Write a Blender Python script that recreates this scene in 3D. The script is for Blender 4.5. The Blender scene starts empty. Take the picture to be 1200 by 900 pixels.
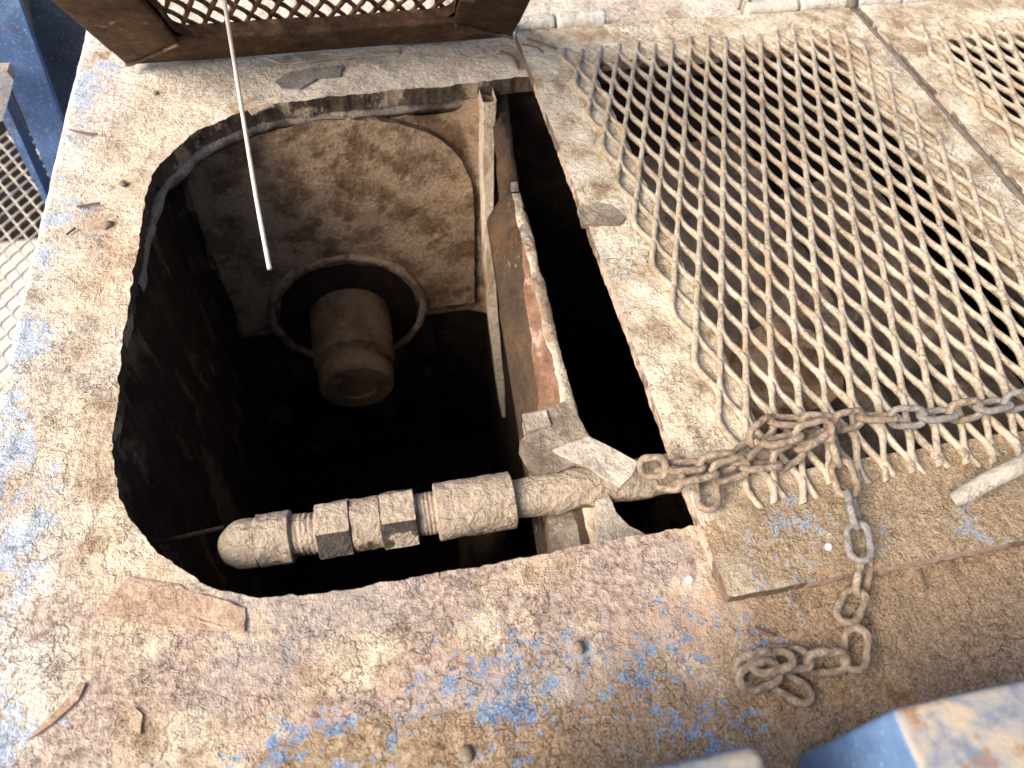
import bpy, bmesh, math, random
import numpy as np
from mathutils import Vector, Matrix, Quaternion

# ------------------------------------------------------------------ camera
R = math.radians
F_PX, H_CAM = 870.0, 0.75
def _n(v): return v / np.linalg.norm(v)
_d1 = _n(np.array([-305., -1233., F_PX]))
_d2 = np.array([5868., -827., F_PX]); _d2 = _n(_d2); _d2 = _n(_d2 - _d1 * _d1.dot(_d2))
_up = _n(np.cross(_d2, _d1)); _up = -_up if _up[1] > 0 else _up
MW = np.stack([_d2, _d1, _up])
CAM = np.array([0, 0, H_CAM])
def P(x, y, z=0.0):
    """measured photo point -> place on the horizontal plane at height z"""
    r = MW @ np.array([x - 600, y - 450, F_PX]); return CAM + r * ((z - H_CAM) / r[2])
def PYp(x, y, Y):
    r = MW @ np.array([x - 600, y - 450, F_PX]); return CAM + r * (Y / r[1])

scene = bpy.context.scene
C = scene.collection
cam = bpy.data.cameras.new("camera"); cam_o = bpy.data.objects.new("camera", cam); C.objects.link(cam_o)
cam.sensor_width = 36; cam.lens = F_PX / 1200 * 36; cam.clip_start = 0.02; cam.clip_end = 200
rot = Matrix([[MW[i][0], -MW[i][1], -MW[i][2]] for i in range(3)])
cam_o.matrix_world = Matrix.Translation(CAM.tolist()) @ rot.to_4x4()
cam.dof.use_dof = True; cam.dof.focus_distance = 0.98; cam.dof.aperture_fstop = 4.5
scene.camera = cam_o

# ------------------------------------------------------------------ light
SUN_EL, SUN_AZ = 40.0, 203.0        # azimuth: direction the light comes from, measured from +X towards +Y
w = bpy.data.worlds.new("World"); scene.world = w; w.use_nodes = True
nt = w.node_tree; bg = nt.nodes["Background"]
sky = nt.nodes.new("ShaderNodeTexSky"); sky.sky_type = 'NISHITA'; sky.sun_disc = False
sky.sun_elevation = R(SUN_EL); sky.sun_rotation = R(90 - SUN_AZ); sky.dust_density = 6.0; sky.air_density = 1.0; sky.ozone_density = 1.0
nt.links.new(sky.outputs[0], bg.inputs[0]); bg.inputs[1].default_value = 0.065
sl = bpy.data.lights.new("sun", 'SUN'); sl.energy = 1.5; sl.angle = R(36); sl.color = (1.0, 0.92, 0.81)
so = bpy.data.objects.new("sun", sl); C.objects.link(so)
sd = Vector((math.cos(R(SUN_EL)) * math.cos(R(SUN_AZ)), math.cos(R(SUN_EL)) * math.sin(R(SUN_AZ)), math.sin(R(SUN_EL))))
so.rotation_euler = sd.to_track_quat('Z', 'Y').to_euler(); so.location = sd * 5
vs = scene.view_settings; vs.view_transform = 'Standard'; vs.look = 'None'; vs.exposure = 1.62; vs.gamma = 1.0; vs.use_curve_mapping = False
scene.cycles.use_denoising = True
scene.cycles.max_bounces = 4

rng = random.Random(5)
# ------------------------------------------------------------------ numeric noise
_g = np.random.RandomState(11).rand(64, 64, 64)
def vnoise(x, y, z=0.0):
    x, y, z = np.broadcast_arrays(np.asarray(x, float), np.asarray(y, float), np.asarray(z, float))
    xi, yi, zi = np.floor(x).astype(int), np.floor(y).astype(int), np.floor(z).astype(int)
    fx, fy, fz = x - xi, y - yi, z - zi
    fx, fy, fz = [t * t * (3 - 2 * t) for t in (fx, fy, fz)]
    g = lambda a, b, c: _g[(xi + a) & 63, (yi + b) & 63, (zi + c) & 63]
    l = lambda a, b, t: a + (b - a) * t
    return l(l(l(g(0,0,0), g(1,0,0), fx), l(g(0,1,0), g(1,1,0), fx), fy),
             l(l(g(0,0,1), g(1,0,1), fx), l(g(0,1,1), g(1,1,1), fx), fy), fz) * 2 - 1
def fbm(x, y, z=0.0, o=4):
    s, a, f = 0, 1.0, 1.0
    for i in range(o):
        s = s + a * vnoise(x * f + 7.3 * i, y * f + 3.1 * i, np.asarray(z) * f + 1.7 * i); a *= .5; f *= 2.03
    return s

_g2 = np.random.RandomState(23).rand(256, 256)
def f2(x, y, f, o=5, seed=0, rough=.55):
    """2-D fractal noise, about -1..1"""
    s, a, tot = 0, 1.0, 0
    for i in range(o):
        u, v = x * f + 17.3 * i + seed * 5.7, y * f + 9.1 * i + seed * 3.3
        ui, vi = np.floor(u).astype(int), np.floor(v).astype(int); fu, fv = u - ui, v - vi
        fu = fu * fu * (3 - 2 * fu); fv = fv * fv * (3 - 2 * fv); ui &= 255; vi &= 255; u1, v1 = (ui + 1) & 255, (vi + 1) & 255
        s = s + a * ((_g2[ui, vi] * (1 - fu) + _g2[u1, vi] * fu) * (1 - fv) + (_g2[ui, v1] * (1 - fu) + _g2[u1, v1] * fu) * fv); tot += a; a *= rough; f *= 2.07
    return (s / tot * 2 - 1) * 1.7
def sst(v, lo, hi):
    t = np.clip((v - lo) / (hi - lo), 0, 1); return t * t * (3 - 2 * t)
def ell(x, y, cx, cy, rx, ry, ang=0.):
    ca, sa = math.cos(ang), math.sin(ang); dx, dy = x - cx, y - cy
    return 1 - np.hypot((dx * ca + dy * sa) / rx, (-dx * sa + dy * ca) / ry)
def deck_fields(x, y):
    F = {}; wx, wy = x + .02 * f2(x, y, 12, 3, 1), y + .02 * f2(x, y, 12, 3, 2)
    F['tone'] = f2(x, y, 26, 5, 3)
    big = f2(x, y, 4.5, 5, 4)
    F['mauve'] = sst(ell(x, y, .04, .24, .50, .20) + .6 * big, 0, .5) * sst(-f2(x, y, 20, 5, 5), -.5, .35)
    F['pink'] = sst(f2(wx, wy, 7, 6, 6), .1, .8) * (.45 + .55 * sst(.7 - y, 0, .4))
    F['sand'] = np.maximum(np.maximum(ell(x, y, .55, .13, .36, .13, .05), ell(x, y, .36, .07, .30, .07, .2)), 1.15 * ell(x, y, .95, .12, .3, .14))  # sand cover; its tan also carries the dimmer light at front right
    F['sand'] = np.maximum(F['sand'], .8 * ell(x, y, *P(610, 905)[:2], .22, .045, -.1)) + .35 * big
    F['sand2'] = ell(x, y, *P(395, 885)[:2], .13, .06, -.1) - .05 + .6 * f2(wx, wy, 16, 6, 7)
    spk = .55 * f2(wx, wy, 30, 6, 8, .65) + .45 * f2(x, y, 11, 4, 9)
    lb = sst(-x, .34, .46) * sst(1.45 - y, 0, .2)
    F['overexposure'] = np.maximum(sst(-x + .06 * big, .31, .43), .75 * sst(y, .8, 1.3))  # overexposed light at left and back, put into the deck colour
    F['pale'] = lb * .80 + .85 * spk - .72 + .25 * ell(x, y, -.40, .34, .12, .25).clip(0, 1)
    fb = np.maximum.reduce([ell(x, y, *P(680, 795)[:2], .22, .085, -.06), ell(x, y, *P(430, 875)[:2], .10, .05, -.1), ell(x, y, *P(340, 890)[:2], .07, .05), ell(x, y, *P(515, 815)[:2], .05, .04), ell(x, y, *P(800, 835)[:2], .09, .06), ell(x, y, *P(850, 790)[:2], .06, .05)])
    F['blue'] = np.where(fb > 0, sst(fb, 0, .7) * .42, -.9) + .40 * spk + .85 * f2(wx, wy, 62, 5, 51, .8) - .44
    F['grey'] = sst(f2(wx, wy, 7, 6, 10), .25, .6) * .45
    F['rust'] = f2(wx, wy, 8.5, 6, 11) - .82 + .5 * ell(x, y, .24, .27, .10, .06).clip(0, 1) + .3 * ell(x, y, .36, .10, .12, .05).clip(0, 1)
    F['peel'] = sst(f2(x, y, 5.5, 4, 13), .05, .5)
    F['flake'] = sst(f2(wx, wy, 14, 7, 14, .6), -.03, .03)
    return F
def hatch_fields(x, y):
    F = {}; wx, wy = x + .02 * f2(x, y, 12, 3, 31), y + .02 * f2(x, y, 12, 3, 32)
    F['tone'] = f2(x, y, 24, 5, 33); big = f2(x, y, 5, 4, 34)
    F['sand'] = ell(x, y, .62, .235, .36, .12) + .45 * big
    reg = np.maximum.reduce([ell(x, y, .36, .25, .13, .09), ell(x, y, .335, .68, .06, .20), ell(x, y, .60, .24, .15, .045)])
    F['blue'] = np.where(reg > 0, .35 * sst(reg, 0, .5), -.6) + .55 * f2(wx, wy, 26, 6, 35, .65) + .45 * f2(wx, wy, 11, 4, 36) - .66
    F['rust'] = f2(wx, wy, 10, 6, 37) - .72
    F['peel'] = sst(f2(x, y, 6, 3, 38), -.1, .3)
    F['flake'] = sst(f2(wx, wy, 13, 7, 39, .6), -.02, .04)
    return F
# ------------------------------------------------------------------ materials
class NT:
    def __init__(s, name):
        s.m = bpy.data.materials.new(name); s.m.use_nodes = True; s.t = s.m.node_tree
        s.b = s.t.nodes["Principled BSDF"]; s.tc = s.t.nodes.new("ShaderNodeTexCoord").outputs["Object"]
        s.geo = s.t.nodes.new("ShaderNodeNewGeometry")
    def inp(s, sock, v):
        if hasattr(v, 'links'): s.t.links.new(v, sock)
        elif isinstance(v, (tuple, list)) and len(v) == 3 and sock.type == 'RGBA': sock.default_value = (*v, 1)
        else: sock.default_value = v
    def noise(s, scale, detail=6, rough=.6, dist=0., vec=None):
        n = s.t.nodes.new("ShaderNodeTexNoise"); s.inp(n.inputs['Vector'], vec or s.tc)
        for k, v in (('Scale', scale), ('Detail', detail), ('Roughness', rough), ('Distortion', dist)): n.inputs[k].default_value = v
        return n.outputs['Fac']
    def noisec(s, scale, vec=None, detail=3):
        n = s.t.nodes.new("ShaderNodeTexNoise"); s.inp(n.inputs['Vector'], vec or s.tc); n.inputs['Scale'].default_value = scale; n.inputs['Detail'].default_value = detail
        return n.outputs['Color']
    def vor(s, scale, feature='DISTANCE_TO_EDGE', vec=None, out='Distance'):
        n = s.t.nodes.new("ShaderNodeTexVoronoi"); n.feature = feature; s.inp(n.inputs['Vector'], vec or s.tc); n.inputs['Scale'].default_value = scale
        return n.outputs[out]
    def m_(s, op, a, b=0., c=None, clamp=False):
        n = s.t.nodes.new("ShaderNodeMath"); n.operation = op; n.use_clamp = clamp
        s.inp(n.inputs[0], a); s.inp(n.inputs[1], b)
        if c is not None: s.inp(n.inputs[2], c)
        return n.outputs[0]
    def add(s, a, b): return s.m_('ADD', a, b)
    def mul(s, a, b): return s.m_('MULTIPLY', a, b)
    def step(s, v, lo, hi, a=0., b=1.):
        n = s.t.nodes.new("ShaderNodeMapRange"); n.interpolation_type = 'SMOOTHSTEP'; s.inp(n.inputs[0], v)
        n.inputs[1].default_value = lo; n.inputs[2].default_value = hi; n.inputs[3].default_value = a; n.inputs[4].default_value = b
        return n.outputs[0]
    def ramp(s, v, *stops):
        n = s.t.nodes.new("ShaderNodeValToRGB"); s.inp(n.inputs[0], v); e = n.color_ramp.elements
        while len(e) < len(stops): e.new(.5)
        for i, (p, c) in enumerate(stops): e[i].position = p; e[i].color = (*c, 1)
        return n.outputs[0]
    def mix(s, f, a, b):
        n = s.t.nodes.new("ShaderNodeMix"); n.data_type = 'RGBA'; s.inp(n.inputs[0], f); s.inp(n.inputs[6], a); s.inp(n.inputs[7], b)
        return n.outputs[2]
    def vadd(s, a, b, sc=1.):
        n = s.t.nodes.new("ShaderNodeVectorMath"); n.operation = 'MULTIPLY_ADD'; s.inp(n.inputs[0], b); n.inputs[1].default_value = (sc, sc, sc); s.inp(n.inputs[2], a)
        return n.outputs[0]
    def scale3(s, x, y, z):
        n = s.t.nodes.new("ShaderNodeVectorMath"); n.operation = 'MULTIPLY'; s.inp(n.inputs[0], s.tc); n.inputs[1].default_value = (x, y, z)
        return n.outputs[0]
    def at(s, name):
        n = s.t.nodes.new("ShaderNodeAttribute"); n.attribute_name = name; return n.outputs['Fac']
    def xyz(s, src=None):
        n = s.t.nodes.new("ShaderNodeSeparateXYZ"); s.inp(n.inputs[0], src or s.tc); return n.outputs
    def blob(s, cx, cy, rx, ry, ang=0.):
        """1 inside an ellipse on the XY plane, falling to 0 at its rim"""
        x, y, _ = s.xyz()
        dx, dy = s.m_('SUBTRACT', x, cx), s.m_('SUBTRACT', y, cy); ca, sa = math.cos(ang), math.sin(ang)
        u = s.mul(s.add(s.mul(dx, ca), s.mul(dy, sa)), 1 / rx); v = s.mul(s.add(s.mul(dx, -sa), s.mul(dy, ca)), 1 / ry)
        return s.m_('SUBTRACT', 1., s.m_('SQRT', s.add(s.mul(u, u), s.mul(v, v))))
    def finish(s, col, rough=.9, height=None, spec=.15, strength=1.0, metal=0.):
        s.inp(s.b.inputs['Base Color'], col); s.inp(s.b.inputs['Roughness'], rough); s.b.inputs['Specular IOR Level'].default_value = spec
        s.inp(s.b.inputs['Metallic'], metal)
        if height is not None:
            n = s.t.nodes.new("ShaderNodeBump"); n.inputs['Strength'].default_value = strength; n.inputs['Distance'].default_value = 1.0
            s.inp(n.inputs['Height'], height); s.t.links.new(n.outputs[0], s.b.inputs['Normal'])
        return s.m

def mat_deck():
    n = NT("dusty_painted_deck")
    fine = n.noise(120, 4, .70); grain = n.noise(430, 2, .7)
    fz = n.m_('SUBTRACT', fine, .5); A = lambda nm, k: n.add(n.at(nm), n.mul(fz, k))
    t = A('tone', 2.6)
    col = n.ramp(n.add(n.mul(t, .35), .5), (.12, (.33, .235, .155)), (.36, (.50, .385, .275)), (.56, (.61, .495, .37)), (.78, (.72, .62, .49)))
    col = n.mix(n.mul(n.at('overexposure'), .72), col, n.ramp(fine, (.34, (.47, .43, .39)), (.5, (.72, .68, .63)), (.66, (.80, .78, .74))))
    mauve = n.ramp(fine, (.35, (.24, .17, .145)), (.5, (.41, .315, .265)), (.64, (.54, .44, .36)))
    col = n.mix(n.at('mauve'), col, mauve)
    col = n.mix(n.mul(n.step(A('pink', 1.2), .1, .9), .75), col, (.52, .355, .26))
    sand = n.ramp(n.add(n.mul(grain, .65), n.mul(fine, .35)), (.36, (.16, .10, .06)), (.5, (.335, .235, .155)), (.64, (.50, .38, .265)))
    sandf = n.step(A('sand', .8), .02, .25); col = n.mix(sandf, col, sand)
    s2 = n.step(A('sand2', .9), .30, .38); col = n.mix(s2, col, n.ramp(fine, (.36, (.24, .165, .10)), (.62, (.46, .345, .225))))
    col = n.mix(n.mul(n.step(A('pale', 1.6), .0, .16), .7), col, n.ramp(grain, (.35, (.26, .40, .62)), (.65, (.55, .64, .74))))
    bl = n.step(A('blue', 3.4), .0, .42)
    col = n.mix(n.mul(bl, .92), col, n.ramp(n.add(n.mul(fine, .5), n.mul(grain, .5)), (.40, (.085, .15, .29)), (.51, (.15, .245, .41)), (.62, (.36, .42, .49))))
    col = n.mix(n.mul(n.mul(n.at('grey'), n.step(sandf, .4, .0)), n.step(fine, .58, .42)), col, (.40, .405, .41))
    rs = n.step(A('rust', 1.4), .0, .1); col = n.mix(n.mul(rs, .8), col, n.ramp(fine, (.38, (.18, .095, .04)), (.62, (.44, .29, .16))))
    col = n.mix(n.mul(n.step(fine, .40, .29), .50), col, (.16, .11, .08))
    pl = n.noise(16, 5, .64); pl2 = n.noise(41, 4, .64)
    line = lambda v, c, w_: n.step(n.m_('ABSOLUTE', n.m_('SUBTRACT', v, c)), w_, w_ * .25)
    cr = n.mul(n.m_('MAXIMUM', line(pl, .545, .010), n.mul(line(pl2, .56, .014), .8)), n.at('peel')); col = n.mix(n.mul(cr, .50), col, (.15, .105, .08))
    lay = n.mul(n.add(n.step(pl, .535, .55), n.mul(n.step(pl2, .55, .565), .5)), .0016)
    h = n.add(n.mul(fine, .0052), n.mul(grain, .0016)); h = n.add(h, n.mul(bl, -.0006)); h = n.add(h, n.mul(rs, -.001)); h = n.add(n.add(h, lay), n.mul(cr, -.0012))
    return n.finish(col, .93, h, .12, 1.0)

def mat_hatch():
    n = NT("dusty_hatch_plate")
    fine = n.noise(120, 4, .70); grain = n.noise(430, 2, .7)
    fz = n.m_('SUBTRACT', fine, .5); A = lambda nm, k: n.add(n.at(nm), n.mul(fz, k))
    col = n.ramp(n.add(n.mul(A('tone', 2.4), .35), .5), (.16, (.33, .245, .16)), (.36, (.51, .41, .30)), (.54, (.63, .54, .415)), (.76, (.75, .67, .54)))
    sand = n.ramp(n.add(n.mul(grain, .65), n.mul(fine, .35)), (.36, (.17, .115, .07)), (.5, (.35, .26, .17)), (.64, (.51, .40, .285)))
    col = n.mix(n.step(A('sand', .8), .0, .25), col, sand)
    bl = n.step(A('blue', 3.0), .0, .45); col = n.mix(n.mul(bl, .85), col, n.ramp(grain, (.38, (.15, .21, .32)), (.62, (.40, .44, .46))))
    rs = n.step(A('rust', 1.4), .0, .3); col = n.mix(n.mul(rs, .6), col, (.38, .215, .10))
    col = n.mix(n.mul(n.step(fine, .40, .31), .5), col, (.16, .115, .08))
    pl = n.noise(16, 5, .64); pl2 = n.noise(41, 4, .64)
    line = lambda v, c, w_: n.step(n.m_('ABSOLUTE', n.m_('SUBTRACT', v, c)), w_, w_ * .25)
    cr = n.mul(n.m_('MAXIMUM', line(pl, .545, .010), n.mul(line(pl2, .56, .014), .8)), n.at('peel')); col = n.mix(n.mul(cr, .50), col, (.15, .105, .08))
    lay = n.mul(n.add(n.step(pl, .535, .55), n.mul(n.step(pl2, .55, .565), .5)), .0016)
    h = n.add(n.mul(fine, .0060), n.mul(grain, .0020)); h = n.add(n.add(h, lay), n.mul(cr, -.0012)); h = n.add(h, n.mul(bl, -.0005))
    return n.finish(col, .93, h, .12, 1.0)

def mat_strand(name, c0, c1, c2, rustc, rust=.35):
    n = NT(name)
    med = n.noise(30, 4, .6, .3); fine = n.noise(150, 4, .68)
    col = n.ramp(n.add(n.mul(med, .5), n.mul(fine, .5)), (.33, c0), (.5, c1), (.66, c2))
    rs = n.step(n.noise(11, 8, .62, .5), .54, .64); col = n.mix(n.mul(rs, rust), col, rustc)
    cr = n.vor(95, vec=n.vadd(n.tc, n.noisec(80), .02)); crm = n.mul(n.step(cr, .05, .0), n.step(n.noise(20, 3), .5, .58))
    col = n.mix(n.mul(crm, .6), col, (.14, .09, .06))
    h = n.add(n.mul(med, .003), n.mul(fine, .0045)); h = n.add(h, n.mul(crm, -.0008))
    return n.finish(col, .92, h, .15, .8)

def mat_rust(name, dark=(.035, .02, .013), mid=(.10, .055, .03), hi=(.26, .155, .085), dust=(.50, .38, .27), dustlo=.56, dusthi=.66, up=None, upr=(-.1, .75), stretch=(1, 1, 1), rough=.85, bump=1.0):
    """bare rusty steel with patches of caked dust; up = how strongly dust settles on upward faces"""
    n = NT(name); v = n.scale3(*stretch)
    a = n.noise(22, 5, .68, 0, v); b = n.noise(130, 4, .68)
    col = n.ramp(n.add(n.mul(a, .7), n.mul(b, .3)), (.32, dark), (.5, mid), (.7, hi))
    d = n.noise(12, 5, .68, 0, v)
    if up is not None:
        nz = n.xyz(n.geo.outputs['Normal'])[2]; d = n.add(d, n.mul(n.step(nz, *upr), up))
    m = n.step(d, dustlo, dusthi)
    dc = n.ramp(b, (.3, tuple(k * .68 for k in dust)), (.7, tuple(min(1, k * 1.25) for k in dust)))
    col = n.mix(m, col, dc)
    cr = n.vor(38, vec=n.vadd(n.tc, n.noisec(45, detail=5), .03)); crm = n.mul(n.step(cr, .03, .0), n.step(n.noise(14, 3), .5, .6))
    col = n.mix(n.mul(n.mul(crm, m), .7), col, (.10, .065, .045))
    h = n.add(n.mul(a, .003 * bump), n.mul(b, .0048 * bump)); h = n.add(h, n.mul(m, .0012 * bump)); h = n.add(h, n.mul(crm, -.001))
    return n.finish(col, rough, h, .2, .8)

def mat_blue(name="worn_blue_paint", dust=.5, k=1.):
    n = NT(name)
    a = n.noise(14, 8, .65, .4); b = n.noise(160, 5, .7)
    col = n.ramp(a, (.3, (.045 * k, .085 * k, .19 * k)), (.55, (.085 * k, .155 * k, .31 * k)), (.75, (.16 * k, .26 * k, .43 * k)))
    col = n.mix(n.mul(n.step(b, .54, .66), dust), col, (.50, .54, .58))
    col = n.mix(n.mul(n.step(n.noise(6, 6, .6), .60, .70), .5), col, (.36, .30, .25))
    return n.finish(col, n.step(a, .3, .7, .45, .75), n.mul(b, .0006), .35, .6)

def mat_lugtop():
    n = NT("weathered_pale_blue_lug")
    a = n.noise(26, 5, .70, .3); b = n.noise(150, 4, .65); nz = n.xyz(n.geo.outputs['Normal'])[2]
    blue = n.ramp(a, (.3, (.08, .15, .31)), (.7, (.14, .235, .41)))
    blue = n.mix(n.mul(n.step(b, .60, .70), .4), blue, (.45, .55, .68))
    top = n.ramp(a, (.38, (.16, .19, .25)), (.5, (.32, .30, .285)), (.62, (.45, .36, .265)))
    top = n.mix(n.mul(n.step(n.noise(34, 4, .65), .53, .64), .8), top, (.27, .135, .055))
    col = n.mix(n.step(n.add(nz, n.mul(a, .3)), .55, .9), blue, top)
    return n.finish(col, .75, n.add(n.mul(a, .002), n.mul(b, .0012)), .25, .7)

def mat_simple(name, col, rough=.7, spec=.3, var=.25, scale=60):
    n = NT(name); a = n.noise(scale, 6, .6, .3)
    c = n.ramp(a, (.3, tuple(k * (1 - var) for k in col)), (.7, tuple(min(1, k * (1 + var)) for k in col)))
    return n.finish(c, rough, n.mul(a, .0012), spec, .6)

M = dict(
    deck=mat_deck(), hatch=mat_hatch(),
    strand=mat_strand("dusty_expanded_metal", (.23, .175, .125), (.46, .385, .295), (.61, .535, .435), (.40, .25, .14), .4),
    lidmesh=mat_strand("rusty_expanded_metal", (.06, .033, .018), (.16, .09, .05), (.34, .23, .14), (.20, .08, .03), .5),
    chain=mat_strand("rusty_dusty_chain_steel", (.12, .088, .062), (.28, .215, .16), (.50, .415, .325), (.25, .14, .08), .4),
    chaingrey=mat_strand("bare_grey_chain_steel", (.12, .11, .10), (.24, .225, .21), (.40, .375, .34), (.28, .18, .105), .6),
    edge=mat_rust("rusty_cut_edge", (.03, .022, .017), (.085, .06, .043), (.20, .15, .11), (.36, .27, .19), .54, .60),
    hatchedge=mat_rust("dusty_hatch_edge", (.08, .055, .04), (.19, .135, .10), (.34, .25, .19), (.54, .42, .34), .46, .54),
    lip=mat_rust("pale_dusty_lip", (.06, .048, .038), (.14, .115, .095), (.24, .20, .165), (.34, .29, .24), .42, .52),
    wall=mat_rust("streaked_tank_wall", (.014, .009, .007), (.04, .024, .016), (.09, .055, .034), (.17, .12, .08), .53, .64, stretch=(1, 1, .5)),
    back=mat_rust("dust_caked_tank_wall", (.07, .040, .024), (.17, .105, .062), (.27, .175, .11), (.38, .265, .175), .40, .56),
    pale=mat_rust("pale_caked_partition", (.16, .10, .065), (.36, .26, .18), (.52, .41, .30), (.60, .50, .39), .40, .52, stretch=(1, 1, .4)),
    deep=mat_rust("dark_steel_and_shade", (.008, .005, .004), (.02, .012, .009), (.05, .03, .02), (.08, .055, .035), .62, .7),
    redrust=mat_rust("flaking_red_rust", (.08, .045, .03), (.20, .11, .07), (.33, .20, .14), (.46, .34, .26), .54, .64, stretch=(1, .5, 1)),
    beam=mat_rust("scaled_red_rust", (.03, .024, .021), (.07, .045, .03), (.15, .08, .04), (.40, .30, .23), .60, .66, stretch=(1, .4, 1)),
    crust=mat_rust("grey_caked_crust", (.11, .085, .065), (.20, .16, .125), (.29, .24, .19), (.35, .29, .23), .44, .56),
    pipe=mat_rust("mud_caked_pipe", (.05, .035, .025), (.13, .09, .065), (.25, .18, .13), (.44, .355, .275), .42, .52, up=.18, bump=1.7),
    nut=mat_rust("mud_caked_nut", (.03, .026, .023), (.075, .064, .055), (.14, .12, .10), (.44, .355, .275), .59, .64, up=.30, upr=(.3, .8), bump=1.6),
    nozzle=mat_rust("dusty_nozzle", (.10, .062, .035), (.17, .108, .06), (.23, .15, .085), (.27, .18, .105), .40, .6),
    lid=mat_rust("dark_rusted_lid_underside", (.03, .018, .011), (.085, .046, .026), (.20, .115, .065), (.34, .23, .14), .62, .69),
    blue=mat_blue(), blueshade=mat_blue("worn_blue_in_shade", .08, .16), lug=mat_lugtop(),
    wire=mat_simple("white_insulated_wire", (.66, .62, .54), .6, .3, .22, 40),
    rubber=mat_simple("dusty_grey_rubber", (.15, .125, .105), .85, .2, .4),
    strap=mat_rust("pale_caked_flat_bar", (.20, .165, .13), (.37, .32, .265), (.48, .42, .355), (.52, .46, .385), .44, .56),
    hinge=mat_strand("dusty_blue_grey_hinge", (.40, .36, .32), (.56, .52, .46), (.70, .62, .50), (.28, .36, .48), .7),
    rod=mat_strand("pale_painted_rod", (.25, .24, .225), (.39, .36, .31), (.50, .445, .36), (.24, .29, .36), .6),
    flake=mat_strand("pink_brown_paint_flake", (.28, .18, .125), (.46, .325, .235), (.58, .47, .37), (.46, .43, .40), .8),
    greyflake=mat_strand("bare_grey_paint_patch", (.13, .13, .13), (.22, .215, .21), (.36, .33, .30), (.30, .25, .20), .5),
    grit=mat_simple("grey_grit", (.22, .18, .14), .9, .2, .4, 300), whitegrit=mat_simple("white_grit", (.72, .69, .62), .85, .2, .1, 300),
    twig=mat_simple("dry_twig", (.16, .11, .075), .9, .2, .3, 200),
    ground=mat_simple("pale_concrete_ground", (.60, .57, .52), .9, .2, .2, 6),
    chute=mat_rust("dusty_chute", (.045, .034, .026), (.115, .09, .072), (.20, .165, .135), (.28, .21, .155), .52, .66),
)

# ------------------------------------------------------------------ mesh helpers
def tag(o, label, cat, group=None):
    o["label"] = label; o["category"] = cat
    if group: o["group"] = group
    return o
def obj(name, V, Fc, mats, parent=None, smooth=True, mi=None, me=None):
    if me is None:
        me = bpy.data.meshes.new(name); me.from_pydata([tuple(map(float, v)) for v in V], [], [tuple(map(int, f)) for f in Fc])
        for m in (mats if isinstance(mats, (list, tuple)) else [mats]): me.materials.append(m)
        me.polygons.foreach_set('use_smooth', [smooth] * len(me.polygons))
        if mi is not None: me.polygons.foreach_set('material_index', np.asarray(mi, np.int32))
        me.update()
    o = bpy.data.objects.new(name, me); C.objects.link(o)
    if parent is not None: o.parent = parent
    return o
def empty(name, loc=(0, 0, 0), rot=(0, 0, 0)):
    o = bpy.data.objects.new(name, None); o.empty_display_size = .05; C.objects.link(o); o.location = loc; o.rotation_euler = rot
    return o

def poly_sdf(poly):
    """signed distance to a closed polygon, positive inside"""
    A = np.asarray(poly)[:, :2]; B = np.roll(A, -1, 0)
    def f(x, y):
        d = np.full(x.shape, 1e9); ins = np.zeros(x.shape, bool)
        for (ax, ay), (bx, by) in zip(A, B):
            ex, ey = bx - ax, by - ay; wx, wy = x - ax, y - ay
            t = np.clip((wx * ex + wy * ey) / (ex * ex + ey * ey + 1e-12), 0, 1)
            d = np.minimum(d, (wx - ex * t) ** 2 + (wy - ey * t) ** 2)
            c = ((ay > y) != (by > y)); ins ^= c & (x < ex * (y - ay) / (ey if abs(ey) > 1e-12 else 1e-12) + ax)
        return np.where(ins, 1, -1) * np.sqrt(d)
    return f
def _hs(a, b): return math.sin(a * 310 + math.sin(b * 170) * 2) * .6 + math.sin(b * 520 + a * 90) * .4
def rect_sdf(x0, x1, y0, y1, r=0.):
    cx, cy, hx, hy = (x0 + x1) / 2, (y0 + y1) / 2, (x1 - x0) / 2 - r, (y1 - y0) / 2 - r
    def f(x, y):
        qx, qy = np.abs(x - cx) - hx, np.abs(y - cy) - hy
        return -(np.hypot(np.maximum(qx, 0), np.maximum(qy, 0)) + np.minimum(np.maximum(qx, qy), 0) - r)
    return f
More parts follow.
